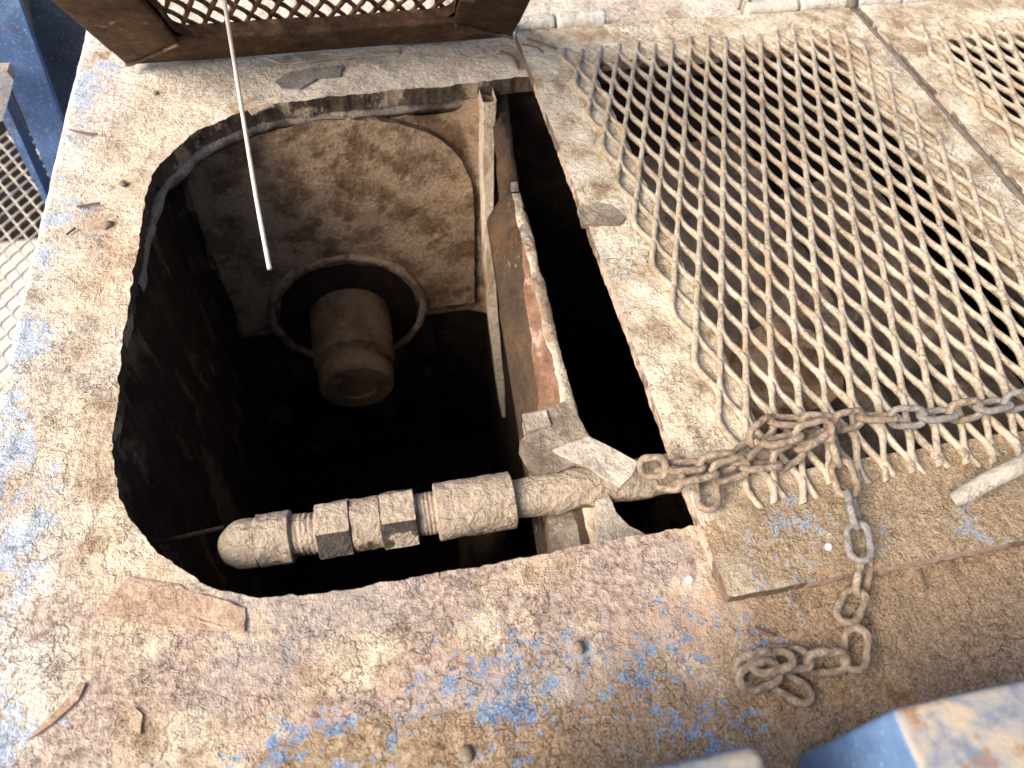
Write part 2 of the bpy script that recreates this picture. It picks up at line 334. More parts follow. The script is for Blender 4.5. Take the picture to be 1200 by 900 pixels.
def sheet(name, x0, x1, y0, y1, h, sdf, zf, thick, mats, parent=None, thickf=None, fields=None, jag=.35):
    """a plate cut from a fine grid along sdf = 0 (kept where positive), uneven top, real edge walls"""
    nx, ny = int(round((x1 - x0) / h)) + 1, int(round((y1 - y0) / h)) + 1
    gx, gy = np.meshgrid(np.linspace(x0, x1, nx), np.linspace(y0, y1, ny), indexing='ij')
    X, Y = gx.ravel(), gy.ravel(); S = sdf(X, Y)
    idx = np.arange(nx * ny).reshape(nx, ny); a, b, c, d = idx[:-1, :-1].ravel(), idx[1:, :-1].ravel(), idx[1:, 1:].ravel(), idx[:-1, 1:].ravel()
    quad_in = (S[a] > 0) & (S[b] > 0) & (S[c] > 0) & (S[d] > 0)
    quad_out = (S[a] <= 0) & (S[b] <= 0) & (S[c] <= 0) & (S[d] <= 0)
    Q = np.stack([a, b, c, d], 1)[quad_in]; faces = []
    cut = ~(quad_in | quad_out)
    px, py = list(X), list(Y); cache = {}; walls = []
    def ev(i, j):
        k = (min(i, j), max(i, j))
        if k not in cache:
            t = S[i] / (S[i] - S[j]); cache[k] = len(px); px.append(X[i] + (X[j] - X[i]) * t); py.append(Y[i] + (Y[j] - Y[i]) * t)
        return cache[k]
    for q in np.stack([a, b, c, d], 1)[cut]:
        for tri in ((q[0], q[1], q[2]), (q[0], q[2], q[3])):
            k = [int(v) for v in tri]; ins = [S[v] > 0 for v in k]
            if all(ins): faces.append(tuple(k)); continue
            if not any(ins): continue
            out = []; ends = []
            for u in range(3):
                i, j = k[u], k[(u + 1) % 3]
                if ins[u]: out.append(i)
                if ins[u] != ins[(u + 1) % 3]: e = ev(i, j); out.append(e); ends.append((e, ins[u]))
            faces.append(tuple(out))
            e_out = [e for e, leaving in ends if leaving][0]; e_in = [e for e, leaving in ends if not leaving][0]
            walls.append((e_out, e_in))
    px, py = np.array(px), np.array(py); pz = zf(px, py)
    if fields is not None:
        FD = fields(px, py)
        if 'flake' in FD: pz = pz + .0011 * FD['flake']
    used = np.zeros(len(px), bool); used[Q.ravel()] = True
    for f in faces: used[list(f)] = True
    remap = np.cumsum(used) - 1; V = np.stack([px, py, pz], 1)[used].tolist(); nv0 = len(V)
    F2 = [tuple(remap[list(f)]) for f in faces]; mi = [0] * len(F2)
    low = {}
    def lo(i):
        if i not in low:
            t = thick if thickf is None else thickf(px[i], py[i])
            j1 = len(V); n1 = jag * _hs(px[i], py[i]) * .0012; n2 = jag * _hs(py[i], px[i] + .3) * .0014
            V.append([px[i] + n1, py[i] + n2, pz[i] - t * .5]); V.append([px[i] + n2, py[i] - n1, pz[i] - t]); low[i] = j1
        return low[i]
    for i, j in walls:
        li, lj = lo(i), lo(j); F2.append((remap[i], li, lj, remap[j])); F2.append((li, li + 1, lj + 1, lj)); mi += [1, 1]
    Q = remap[Q]; me = bpy.data.meshes.new(name); V = np.array(V)
    sizes = np.concatenate([np.full(len(Q), 4), np.array([len(f) for f in F2], int)]).astype(np.int32)
    loops = np.concatenate([Q.ravel(), np.array([v for f in F2 for v in f], int)]).astype(np.int32)
    me.vertices.add(len(V)); me.vertices.foreach_set('co', V.ravel())
    me.loops.add(len(loops)); me.loops.foreach_set('vertex_index', loops)
    me.polygons.add(len(sizes)); me.polygons.foreach_set('loop_start', np.concatenate([[0], np.cumsum(sizes)[:-1]]).astype(np.int32))
    me.polygons.foreach_set('material_index', np.concatenate([np.zeros(len(Q)), np.array(mi)]).astype(np.int32))
    me.polygons.foreach_set('use_smooth', np.ones(len(sizes), bool))
    for m in mats: me.materials.append(m)
    me.update(calc_edges=True); me.validate()
    if fields is not None:
        for k, arr in FD.items():
            full = np.zeros(len(V), np.float32); full[:nv0] = np.broadcast_to(arr, px.shape)[used]
            me.attributes.new(k, 'FLOAT', 'POINT').data.foreach_set('value', full)
    wallset = set()
    for i, j in walls: wallset.add((min(remap[i], remap[j]), max(remap[i], remap[j])))
    sh = np.zeros(len(me.edges), bool); ev_ = np.zeros(len(me.edges) * 2, np.int32); me.edges.foreach_get('vertices', ev_); ev_ = ev_.reshape(-1, 2)
    wkeys = np.array([int(a_) * len(V) + int(b_) for a_, b_ in wallset]); ek = ev_.min(1).astype(np.int64) * len(V) + ev_.max(1)
    if len(wkeys): sh = np.isin(ek, wkeys)
    at_ = me.attributes.get('sharp_edge') or me.attributes.new('sharp_edge', 'BOOLEAN', 'EDGE'); at_.data.foreach_set('value', sh)
    return obj(name, None, None, None, parent, me=me)

def frames(pts):
    pts = [Vector(p) for p in pts]; T = []
    for i in range(len(pts)): T.append((pts[min(i + 1, len(pts) - 1)] - pts[max(i - 1, 0)]).normalized())
    u = T[0].orthogonal().normalized(); U = []
    for t in T: u = (u - t * u.dot(t)).normalized(); U.append(u)
    return pts, T, U
def tube_geo(pts, rad, sides=10, caps=True, jit=0., closed=False, rz=None, off=0):
    pts, T, U = frames(pts); V, Fc = [], []
    if not hasattr(rad, '__len__'): rad = [rad] * len(pts)
    if closed:
        n_ = Vector((0, 0, 1)); U = [n_ for _ in pts]
        T = [(pts[(i + 1) % len(pts)] - pts[i - 1]).normalized() for i in range(len(pts))]
    for p, t, u, r in zip(pts, T, U, rad):
        v = t.cross(u)
        for k in range(sides):
            a = 2 * math.pi * k / sides; q = p + (u * math.cos(a) + v * math.sin(a)) * r; V.append(q)
    if jit:
        A = np.array([tuple(v) for v in V]); B = np.array([tuple(p) for p in pts]).repeat(sides, 0)
        s = 1 + jit * fbm(A[:, 0] * 70 + off, A[:, 1] * 70, A[:, 2] * 70, 3); V = (B + (A - B) * s[:, None]).tolist()
    n = len(pts); rngI = range(n if closed else n - 1)
    for i in rngI:
        for k in range(sides):
            a, b = i * sides + k, i * sides + (k + 1) % sides; j = ((i + 1) % n) * sides
            Fc.append((a, b, j + (k + 1) % sides, j + k))
    if caps and not closed: Fc.append(tuple(range(sides))[::-1]); Fc.append(tuple((n - 1) * sides + k for k in range(sides)))
    return V, Fc
def tube(name, pts, rad, mat, parent=None, **k): return obj(name, *tube_geo(pts, rad, **k), mat, parent)
def spline(pts, n=8):
    pts = [Vector(p) for p in pts]; out = []
    for i in range(len(pts) - 1):
        p0, p1, p2, p3 = pts[max(i - 1, 0)], pts[i], pts[i + 1], pts[min(i + 2, len(pts) - 1)]
        for k in range(n):
            t = k / n; out.append(.5 * ((2 * p1) + (p2 - p0) * t + (2 * p0 - 5 * p1 + 4 * p2 - p3) * t * t + (3 * p1 - p0 - 3 * p2 + p3) * t ** 3))
    return out + [pts[-1]]
def bevel_box(name, lo, hi, mat, parent=None, b=.004, seg=2, smooth=True, cuts=0, jit=0.):
    bm = bmesh.new(); bmesh.ops.create_cube(bm, size=1)
    for v in bm.verts: v.co = Vector([lo[i] + (v.co[i] + .5) * (hi[i] - lo[i]) for i in range(3)])
    bmesh.ops.bevel(bm, geom=bm.edges[:], offset=b, segments=seg, affect='EDGES', profile=.5)
    if cuts:
        bmesh.ops.subdivide_edges(bm, edges=bm.edges[:], cuts=cuts, use_grid_fill=True)
    if jit:
        for v in bm.verts:
            v.co += Vector((float(fbm(v.co.x * 25, v.co.y * 25, v.co.z * 25, 3)), float(fbm(v.co.y * 25 + 5, v.co.z * 25, v.co.x * 25, 3)), float(fbm(v.co.z * 25 + 9, v.co.x * 25, v.co.y * 25, 3)))) * jit
    me = bpy.data.meshes.new(name); bm.to_mesh(me); bm.free(); me.materials.append(mat)
    me.polygons.foreach_set('use_smooth', [smooth] * len(me.polygons))
    return obj(name, None, None, None, parent, me=me)
def slab(name, poly, t, mat, parent=None, jag=0., down=True, n=10, zoff=0.):
    """thin uneven plate from a 3-D outline (about planar), thickness t downwards"""
    pts = []
    for i in range(len(poly)):
        a, b = np.array(poly[i]), np.array(poly[(i + 1) % len(poly)])
        m = max(1, int(np.linalg.norm(b - a) / .008))
        for k in range(m): pts.append(a + (b - a) * k / m)
    pts = np.array(pts)
    if jag: pts[:, 0] += jag * fbm(pts[:, 0] * 130, pts[:, 1] * 130, 1.1, 3); pts[:, 1] += jag * fbm(pts[:, 0] * 130, pts[:, 1] * 130, 6.1, 3)
    c = pts.mean(0); N = len(pts); V = []; Fc = []
    rings = [1, .8, .55, .3]
    for s in rings:
        q = c + (pts - c) * s; q = q.copy(); q[:, 2] += .0012 * fbm(q[:, 0] * 50, q[:, 1] * 50, zoff, 3); V += q.tolist()
    V.append(c.tolist()); ci = len(V) - 1
    for r in range(len(rings) - 1):
        for i in range(N): Fc.append((r * N + i, r * N + (i + 1) % N, (r + 1) * N + (i + 1) % N, (r + 1) * N + i))
    L = (len(rings) - 1) * N
    for i in range(N): Fc.append((L + i, L + (i + 1) % N, ci))
    b0 = len(V); V += (np.array(V[:N]) - np.array([0, 0, t])).tolist()
    for i in range(N): Fc.append((i, b0 + i, b0 + (i + 1) % N, (i + 1) % N))
    Fc.append(tuple(b0 + i for i in range(N))[::-1])
    return obj(name, V, Fc, mat, parent, False)
def lathe(name, prof, axis_p, axis_d, mat, parent=None, sides=40, hexa=False, jit=.0, seed=0., ups=None):
    """prof: list of (distance along axis, radius)"""
    d = Vector(axis_d).normalized(); u = Vector((0, 0, 1)) if abs(d.z) < .9 else Vector((1, 0, 0)); u = (u - d * u.dot(d)).normalized(); v = d.cross(u); p0 = Vector(axis_p)
    V, Fc = [], []
    for s, r in prof:
        for k in range(sides):
            a = 2 * math.pi * k / sides; rr = r
            if hexa: m = (a + math.pi / 6) % (math.pi / 3) - math.pi / 6; rr = r * .90 / math.cos(m)
            q = p0 + d * s + (u * math.cos(a) + v * math.sin(a)) * rr; V.append(tuple(q))
    if jit:
        A = np.array(V); ax = np.array([tuple(p0 + d * s) for s, r in prof]).repeat(sides, 0); D = A - ax; L = np.linalg.norm(D, axis=1, keepdims=True) + 1e-9
        A = A + D / L * (jit * (fbm(A[:, 0] * 45 + seed, A[:, 1] * 45, A[:, 2] * 45, 4))[:, None]); V = A.tolist()
    for i in range(len(prof) - 1):
        for k in range(sides): a, b = i * sides + k, i * sides + (k + 1) % sides; Fc.append((a, b, b + sides, a + sides))
    Fc.append(tuple(range(sides))[::-1]); Fc.append(tuple((len(prof) - 1) * sides + k for k in range(sides)))
    o = obj(name, V, Fc, mat, parent); o.data.set_sharp_from_angle(angle=R(32)); return o

def expanded(name, x0, x1, y0, y1, z, mat, parent, pitch=.034, lwd=.086, wid=.0040, tall=.0042, sink=0., bond=(.5, .5), seed=0, sub=12):
    """expanded metal: strands zigzag along Y and meet their neighbours in the bonds"""
    V, Fc = [], []; k = 0; rr = random.Random(seed); ns = int(round((x1 - x0) / (pitch / 2)))
    for s in range(ns + 1):
        xc = x0 + s * pitch / 2; sg = 1 if s % 2 else -1
        ya, yb = y0 + rr.uniform(-.008, .010), y1 + rr.uniform(-.010, .008)
        m = int((yb - ya) / lwd * sub); base = len(V)
        ys = np.linspace(ya, yb, m); ph = (ys - y0) / lwd
        w = np.clip(np.arcsin(np.sin(2 * math.pi * ph)) * (2 / math.pi) * 1.30, -1, 1) * sg
        dev = pitch / 4 - wid * .42
        xs = xc + dev * w + .0005 * fbm(ys * 30, s * 3.7, seed, 2)
        dw = np.cos(2 * math.pi * ph) * sg
        zs = z + .0018 * dw * 1 + .0012 * fbm(ys * 6, xc * 6, seed + 4., 2)
        edge = np.minimum(np.minimum(ys - ya, yb - ys), .05) / .05
        zs -= sink * (1 - edge)
        tilt = .18 * dw
        thick = (1 + .16 * fbm(ys * 60, s * 9.1, seed, 3)) * (1 + .14 * np.abs(w) ** 3)
        sides = 8
        for i in range(m):
            ca, sa = math.cos(tilt[i]), math.sin(tilt[i])
            for q in range(sides):
                a = 2 * math.pi * q / sides; cx, cz = math.cos(a), math.sin(a)
                cx = math.copysign(abs(cx) ** .6, cx); cz = math.copysign(abs(cz) ** .6, cz)
                ex, ez = wid * thick[i] * cx, tall * thick[i] * cz
                V.append((xs[i] + ex * ca - ez * sa, ys[i], zs[i] + ex * sa + ez * ca))
        for i in range(m - 1):
            for q in range(sides): a, b = base + i * sides + q, base + i * sides + (q + 1) % sides; Fc.append((a, b, b + sides, a + sides))
        Fc.append(tuple(base + q for q in range(sides))[::-1]); Fc.append(tuple(base + (m - 1) * sides + q for q in range(sides)))
    return obj(name, V, Fc, mat, parent)

# ------------------------------------------------------------------ ground far below
o = obj("ground", [(-12, -6, -2.2), (8, -6, -2.2), (8, 16, -2.2), (-12, 16, -2.2)], [(0, 1, 2, 3)], M['ground'], None, False); o["kind"] = "structure"

# ------------------------------------------------------------------ the machine
mach = empty("machine_housing", (0, 0, 0))
tag(mach, "dust-caked, paint-flaked steel machine deck with a large open access hole", "machine")

OUT_PX = [(620, 90), (500, 103), (400, 112), (317, 123), (283, 130), (233, 153), (203, 177), (182, 200), (172, 227), (168, 253), (161, 300), (155, 337), (147, 383), (142, 420), (137, 467), (133, 510), (134, 555), (145, 595), (163, 623), (187, 650), (220, 673), (250, 690), (293, 699), (333, 699), (400, 692), (533, 668), (640, 649), (710, 635), (800, 620)]
OUT = [P(x, y)[:2] for x, y in OUT_PX]
OUT += [np.array([.90, .295]), np.array([.90, 1.185])]
OUT = [np.array(p[:2]) for p in spline([(p[0], p[1], 0) for p in OUT[:29]], 3)] + OUT[29:]
hole = poly_sdf(OUT)
def deck_sdf(x, y):
    o_ = rect_sdf(-.4765, 1.715, -.155, 1.9)(x, y)
    e = .0022 * f2(x, y, 55, 4, 41)
    return np.minimum(np.minimum(o_ + .4 * e, -hole(x, y) + e), -rect_sdf(1.07, 1.58, .31, 1.175, .03)(x, y) + e)
def deck_z(x, y):
    z = .0022 * f2(x, y, 7, 4, 42) + .0016 * f2(x, y, 38, 5, 43)
    t = np.clip((-.462 - x) / .0145, 0, 1); return z - .0145 * (1 - np.sqrt(np.maximum(0, 1 - t * t)))
sheet("deck_plate", -.48, 1.72, -.16, 1.56, .0033, deck_sdf, deck_z, .02, [M['deck'], M['edge']], mach, fields=deck_fields,
      thickf=lambda x, y: .030 if y > 1.0 else .020)
bevel_box("side_panel", (-.474, -.15, -2.0), (-.455, 1.55, -.018), M['blue'], mach, .003)
bevel_box("front_panel", (-.453, -.152, -2.0), (1.71, -.135, -.018), M['blue'], mach, .003)
# rim lip welded under the back-left arc
A = np.array(OUT[2:32]); V, Fc = [], []
for i, p in enumerate(A):
    t = A[min(i + 1, len(A) - 1)] - A[max(i - 1, 0)]; t = t / np.linalg.norm(t); nrm = np.array([-t[1], t[0]])
    if hole(np.array([p[0] + nrm[0] * .01]), np.array([p[1] + nrm[1] * .01]))[0] < 0: nrm = -nrm
    k = i / (len(A) - 1); tap = min(1, k * 2.2) * min(1, (1 - k) * 3)
    wv = -.007 + .011 * tap + .005 * _hs(i * .013, i * .007); q = p - nrm * .010; r_ = p + nrm * wv
    for (xx, yy, zz) in ((q[0], q[1], -.031), (r_[0], r_[1], -.033 + .002 * _hs(i * .02, .3)), (r_[0], r_[1], -.045 + .004 * _hs(i * .017, .9)), (q[0], q[1], -.06)): V.append((xx, yy, zz))
for i in range(len(A) - 1):
    for k in range(4): a, b = i * 4 + k, i * 4 + (k + 1) % 4; Fc.append((a, b, b + 4, a + 4))
obj("opening_lip", V, Fc, M['lip'], mach)

# tank walls under the opening
WL = [p for p in OUT if p[0] < -.05]; V, Fc = [], []
WL = [np.array([.10, 1.178])] + [np.array([-.10, 1.178])] + [np.array([-.33, 1.178]), np.array([-.362, 1.165]), np.array([-.368, 1.1])] + [np.array([min(p[0] - .012, -.352 if p[1] > .62 else 9), p[1]]) for p in OUT[12:72] if p[0] < -.10 and p[1] < 1.04] + [np.array([-.05, .285]), np.array([1.73, .275])]
zs = np.linspace(-.014, -1.2, 50)
dense = []
for i in range(len(WL) - 1):
    m = max(1, int(np.linalg.norm(WL[i + 1] - WL[i]) / .02))
    for k in range(m): dense.append(WL[i] + (WL[i + 1] - WL[i]) * k / m)
dense.append(WL[-1])
for p in dense:
    for zz in zs: V.append((p[0] + .003 * float(fbm(p[1] * 15, zz * 12, 1., 3)) - .004, p[1], zz))
for i in range(len(dense) - 1):
    for k in range(49): a = i * 50 + k; Fc.append((a, a + 1, a + 51, a + 50))
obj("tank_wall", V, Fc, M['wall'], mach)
BY = 1.175
def grid_wall(name, xs, zs, yf, mat, parent):
    V, Fc = [], []
    for x in xs:
        for z in zs: V.append((x, yf(x, z), z))
    n = len(zs)
    for i in range(len(xs) - 1):
        for k in range(n - 1): a = i * n + k; Fc.append((a, a + n, a + n + 1, a + 1))
    return obj(name, V, Fc, mat, parent)
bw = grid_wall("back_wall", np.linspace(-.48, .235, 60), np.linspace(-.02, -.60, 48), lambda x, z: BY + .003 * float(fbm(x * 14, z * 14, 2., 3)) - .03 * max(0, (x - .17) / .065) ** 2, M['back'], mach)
grid_wall("shaded_lower_wall", np.linspace(-.48, .235, 20), np.linspace(-.60, -1.2, 20), lambda x, z: BY + .004 + .003 * float(fbm(x * 14, z * 14, 2., 3)), M['deep'], mach)  # darker material paints in the light falling off down the wall
# raised panel with rounded shoulder on the back wall
pan = [(-.33, -.56), (-.33, -.20), (-.31, -.12), (-.25, -.07), (-.15, -.045), (-.02, -.045), (.08, -.07), (.15, -.12), (.185, -.19), (.195, -.28), (.195, -.56)]
pan = [(p.x, p.y) for p in spline([(a, b, 0) for a, b in pan], 5)]
ps = poly_sdf(pan)
po = sheet("rounded_panel", -.34, .205, -1.01, -.03, .006, lambda x, y: ps(x, y) + .001 * fbm(x * 50, y * 50, 1., 2), lambda x, y: .003 * fbm(x * 16, y * 16, 3., 4), .014, [M['back'], M['edge']], bw)
po.rotation_euler = (R(90), 0, 0); po.location = (0, BY - .017, 0)
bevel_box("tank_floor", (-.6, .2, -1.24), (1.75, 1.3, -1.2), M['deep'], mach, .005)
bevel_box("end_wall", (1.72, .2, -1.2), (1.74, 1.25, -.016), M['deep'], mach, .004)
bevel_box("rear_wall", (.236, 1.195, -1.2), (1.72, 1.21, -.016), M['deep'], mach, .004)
# outlet nozzle with bolted flange on the back wall
ax = Vector((-.092, BY - .02, -.535))
nz = lathe("nozzle", [(-.02, .086), (.02, .088), (.06, .088), (.105, .087), (.110, .080), (.124, .079), (.128, .086), (.145, .085), (.149, .066), (.170, .066), (.174, .079), (.205, .078), (.21, .073), (.211, .04), (.205, .038)], ax, (0, -1, -.04), M['nozzle'], mach, 56, jit=.0015)
fl = lathe("flange", [(-.01, .150), (.006, .150), (.010, .140), (.011, .09)], ax, (0, -1, 0), M['deep'], nz, 64, jit=.003)
V_, F_ = tube_geo([(ax.x + .168 * math.cos(t_), ax.z + .168 * math.sin(t_), 0) for t_ in np.linspace(0, 2 * math.pi, 72, endpoint=False)], .010, sides=10, closed=True, jit=.45)
obj("crusted_rim", [(v[0], ax.y - .002 - v[2] * .8, v[1]) for v in V_], F_, M['back'], nz)
lathe("standpipe", [(0, .05), (.01, .055), (.55, .055)], (.13, .66, -.62), (0, 0, -1), M['nozzle'], mach, 32, jit=.002)

# partition plate: slanting pale edge behind the beam
V = []; n_ = 22
for i in range(n_ + 1):
    t = i / n_; px_, py_ = 574 + 18 * t ** 2.2 - 3 * math.sin(math.pi * t), 119 + 369 * t
    c = PYp(px_, py_, 1.128 - .185 * t ** 1.5); wv = .011 - .004 * t + .0012 * float(fbm(i * .6, 2, 2, 2))
    for dx, dy in ((-wv, .001), (-wv * .9, -.001), (wv * .9, -.002), (wv, 0), (wv, .05), (-wv, .05)): V.append((c[0] + dx, c[1] + dy, c[2]))
Fc = [(i * 6 + k, i * 6 + (k + 1) % 6, i * 6 + 6 + (k + 1) % 6, i * 6 + 6 + k) for i in range(n_) for k in range(6)]
obj("partition_edge", V, Fc, M['pale'], mach).data.set_sharp_from_angle(angle=R(40))
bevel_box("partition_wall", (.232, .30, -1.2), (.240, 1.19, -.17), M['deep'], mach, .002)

# sloping rust-scaled support beam along the middle of the opening
V, Fc = [], []; n_ = 110
yy = np.linspace(1.185, .30, n_)
for i, y in enumerate(yy):
    t = (1.185 - y) / .885
    wide = np.interp(y, [.30, .5, .93, .95, 1.185], [.066, .066, .050, .022, .020]); zr = np.interp(y, [.3, .5, .93, .95, 1.185], [-.07, -.055, -.05, -.058, -.03])
    xr = np.interp(y, [.3, .5, .95, 1.185], [.212, .222, .236, .262])
    nn = lambda s: .0035 * float(fbm(y * 22, s * 2.3, 1.2, 3))
    rg = np.interp(y, [.3, .93, .95], [.022, .017, .014])
    wd = np.interp(y, [.3, .5, .86], [.50, .45, .04]) * wide
    pts = [(xr + nn(1), zr - .012 + nn(2)), (xr - .003 + nn(9), zr + nn(3)), (xr - rg + nn(4), zr - .001 + nn(5)), (xr - rg - wd + nn(6), zr - wd * .95 + nn(7)), (xr - rg - wide * .8 + nn(6), zr - wide * 1.0 + nn(7)), (xr - rg - wide * .8 + .01, zr - wide * 1.6 - .06), (xr - .012, zr - wide * 1.6 - .06)]
    V += [(a, y, b) for a, b in pts]
Fc = [(i * 7 + k, i * 7 + 7 + k, i * 7 + 7 + (k + 1) % 7, i * 7 + (k + 1) % 7) for i in range(n_ - 1) for k in range(7)]
mi = []
for i in range(n_ - 1):
    y = yy[i] + .03 * math.sin(i * 1.3)
    for k in range(7):
        if k == 1: mi.append(0 if y > .96 else 1)
        elif k == 2: mi.append(2 if .47 < y < .86 else 0)
        elif k == 0: mi.append(1 if y < .93 else 0)
        else: mi.append(0)
mi += [0, 0]
Fc += [tuple(range(7)), tuple((n_ - 1) * 7 + k for k in range(7))[::-1]]
beam = obj("support_beam", V, Fc, [M['beam'], M['pale'], M['redrust']], mach, mi=mi)
zc = -.040
slab("crust_plate", [P(x, y, zc) for x, y in [(613, 484), (646, 478), (671, 466), (678, 488), (690, 510), (708, 526), (730, 540), (706, 546), (676, 543), (655, 552), (630, 556), (622, 540), (609, 517), (618, 510), (615, 496)]], .03, M['crust'], beam, .0012)
slab("foot", [P(x, y, -.075) for x, y in [(640, 585), (687, 575), (694, 600), (703, 645), (672, 655), (646, 655)]], .08, M['crust'], beam, .001)
slab("flared_gusset", [P(x, y, -.045) for x, y in [(698, 585), (713, 580), (722, 600), (738, 616), (757, 626), (735, 645), (703, 645)]], .05, M['strap'], beam, .001)
slab("flat_strap", [tuple(v) for v in (P(648, 527, .010), P(688, 511, .010), P(715, 523, .011), P(748, 541, .008), P(742, 553, .008), P(738, 560, .008), P(727, 570, .006), P(690, 547, .010))], .005, M['strap'], mach, .0010)
# loose scale and paint flakes lifting off the deck
def flake(px, mat, z=.004, t=.003): slab("paint_flake", [P(x, y, z) for x, y in px], t, mat, mach, .0008, zoff=rng.random() * 9)
flake([(112, 716), (130, 698), (152, 677), (180, 681), (208, 684), (219, 691), (250, 700), (287, 712), (286, 741), (245, 738), (200, 733), (150, 727)], M['flake'])
flake([(322, 96), (338, 85), (366, 80), (402, 76), (398, 88), (372, 92), (352, 104), (330, 103)], M['greyflake'], .004, .002)
flake([(310, 68), (350, 63), (420, 57), (468, 54), (468, 62), (400, 68), (330, 75)], M['strap'], .004, .002)
flake([(149, 832), (158, 828), (166, 838), (164, 862), (154, 855)], M['flake'], .003)
flake([(30, 868), (60, 838), (85, 812), (100, 800), (92, 818), (62, 848)], M['flake'], .002)
flake([(290, 128), (318, 120), (321, 124), (295, 134)], M['flake'], .003)
flake([(612, 486), (640, 481), (645, 498), (619, 506)], M['strap'], -.036, .004)

# things below the closed hatch, glimpsed through the mesh
cp = bevel_box("chute_plate", (-.125, -.38, -.008), (.125, .38, .008), M['chute'], mach, .004, cuts=6, jit=.004)
cp.location = (.595, .74, -.17); cp.rotation_euler = (R(4), R(-12), 0)
ch = bevel_box("sloping_plate", (-.10, -.36, -.008), (.10, .36, .008), M['chute'], mach, .004, cuts=6, jit=.004)
ch.location = (.855, .68, -.20); ch.rotation_euler = (0, R(-24), 0)
lathe("riser_pipe", [(0, .075), (.02, .08), (.30, .08), (.50, .08), (.9, .08)], (.545, .54, -.075), (0, .05, -1), M['back'], mach, 40, jit=.003)
bevel_box("cross_brace", (.70, .50, -.11), (.78, .535, -.07), M['chute'], mach, .004)
c2 = bevel_box("chute_plate", (-.15, -.36, -.008), (.15, .36, .008), M['chute'], mach, .004, cuts=6, jit=.004)
c2.location = (1.30, .74, -.24); c2.rotation_euler = (R(4), R(-10), 0)
tube("thin_rod", [P(185, 636, -.12), P(262, 618, -.12)], .003, M['nozzle'], mach)

# ------------------------------------------------------------------ hatches
def hatch(name, label, x0, x1, y0, y1, z0, loc=None, rotx=0., plate=None, meshmat=None, seed=0, my=None, window=None, edge=None):
    root = empty(name, loc or (0, 0, 0), (rotx, 0, 0)); tag(root, label, "hatch", "mesh hatches on the machine deck")
    wx0, wx1, wy0, wy1 = window; win = rect_sdf(wx0, wx1, wy0, wy1, .025); out = rect_sdf(x0, x1, y0, y1, .004)
    def s(x, y): e = .0012 * f2(x, y, 30, 4, 44 + seed); return np.minimum(out(x, y) + e * .6, -win(x, y) + e * 1.5)
    def zf(x, y): return z0 + .0020 * f2(x, y, 6, 4, 45 + seed) + .0013 * f2(x, y, 40, 4, 46)
    sheet("frame_plate", x0 - .004, x1 + .004, y0 - .004, y1 + .004, .0035 if plate[0] is M['hatch'] else .008, s, zf, .017, plate, root, fields=hatch_fields if plate[0] is M['hatch'] else None, jag=.4)
    return root
hz = .021
h1 = hatch("mesh_hatch", "closed hatch with tan expanded metal and the chain lying on it", .2945, .966, .208, 1.288, hz, plate=[M['hatch'], M['hatchedge']], seed=1, window=(.405, .868, .335, 1.165))
expanded("mesh_panel", .366, .366 + .017 * 32, .300, 1.212, hz + .006, M['strand'], h1, seed=3, sink=.0055)
slab("weld_lump", [P(x, y, hz + .006) for x, y in [(677, 243), (700, 237), (716, 239), (733, 254), (728, 261), (700, 263), (682, 262)]], .008, M['crust'], h1, .001)
hd = [P(1116, 586, hz + .008), P(1135, 577, hz + .018), P(1160, 563, hz + .034), P(1200, 543, hz + .05), P(1260, 512, hz + .055)]
tube("handle", spline(hd, 6), [.0075 + .0025 * min(1, i / 6) for i in range(25)], M['rod'], h1, sides=16, jit=.08)
h2 = hatch("mesh_hatch", "closed mesh hatch cut off by the picture's right edge", .986, 1.66, .208, 1.288, hz, plate=[M['hatch'], M['hatchedge']], seed=7, window=(1.085, 1.55, .335, 1.150))
expanded("mesh_panel", 1.040, 1.040 + .017 * 32, .300, 1.200, hz + .006, M['strand'], h2, seed=5, sink=.0055)

TH = 47.0
h0 = hatch("mesh_hatch", "dark rusty mesh hatch propped open over the access hole", -.387, .292, -1.085, -.014, .007, loc=(0, 1.312, .012), rotx=R(-TH), plate=[M['lid'], M['lid']], seed=12, window=(-.274, .172, -.95, -.108))
expanded("mesh_panel", -.318, -.318 + .017 * 32, -1.0, -.075, .012, M['lidmesh'], h0, seed=9, wid=.0038, tall=.003)
# underside frame bars of the open hatch
bevel_box("frame_bar", (-.385, -.112, -.020), (.290, -.016, -.008), M['lid'], h0, .004, cuts=5, jit=.0012)
bevel_box("frame_bar", (-.385, -1.08, -.022), (-.276, -.090, -.009), M['lid'], h0, .004, cuts=5, jit=.0012)
bevel_box("frame_bar", (.174, -1.08, -.022), (.290, -.090, -.009), M['lid'], h0, .004, cuts=5, jit=.0012)
tube("weld_bead", spline([(-.383, -.02, -.021), (-.35, -.048, -.023), (-.31, -.082, -.023), (-.276, -.11, -.022)], 8), .003, M['edge'], h0, jit=.35)
tube("weld_bead", spline([(.288, -.02, -.021), (.25, -.052, -.023), (.21, -.085, -.023), (.174, -.11, -.022)], 8), .003, M['edge'], h0, jit=.35)

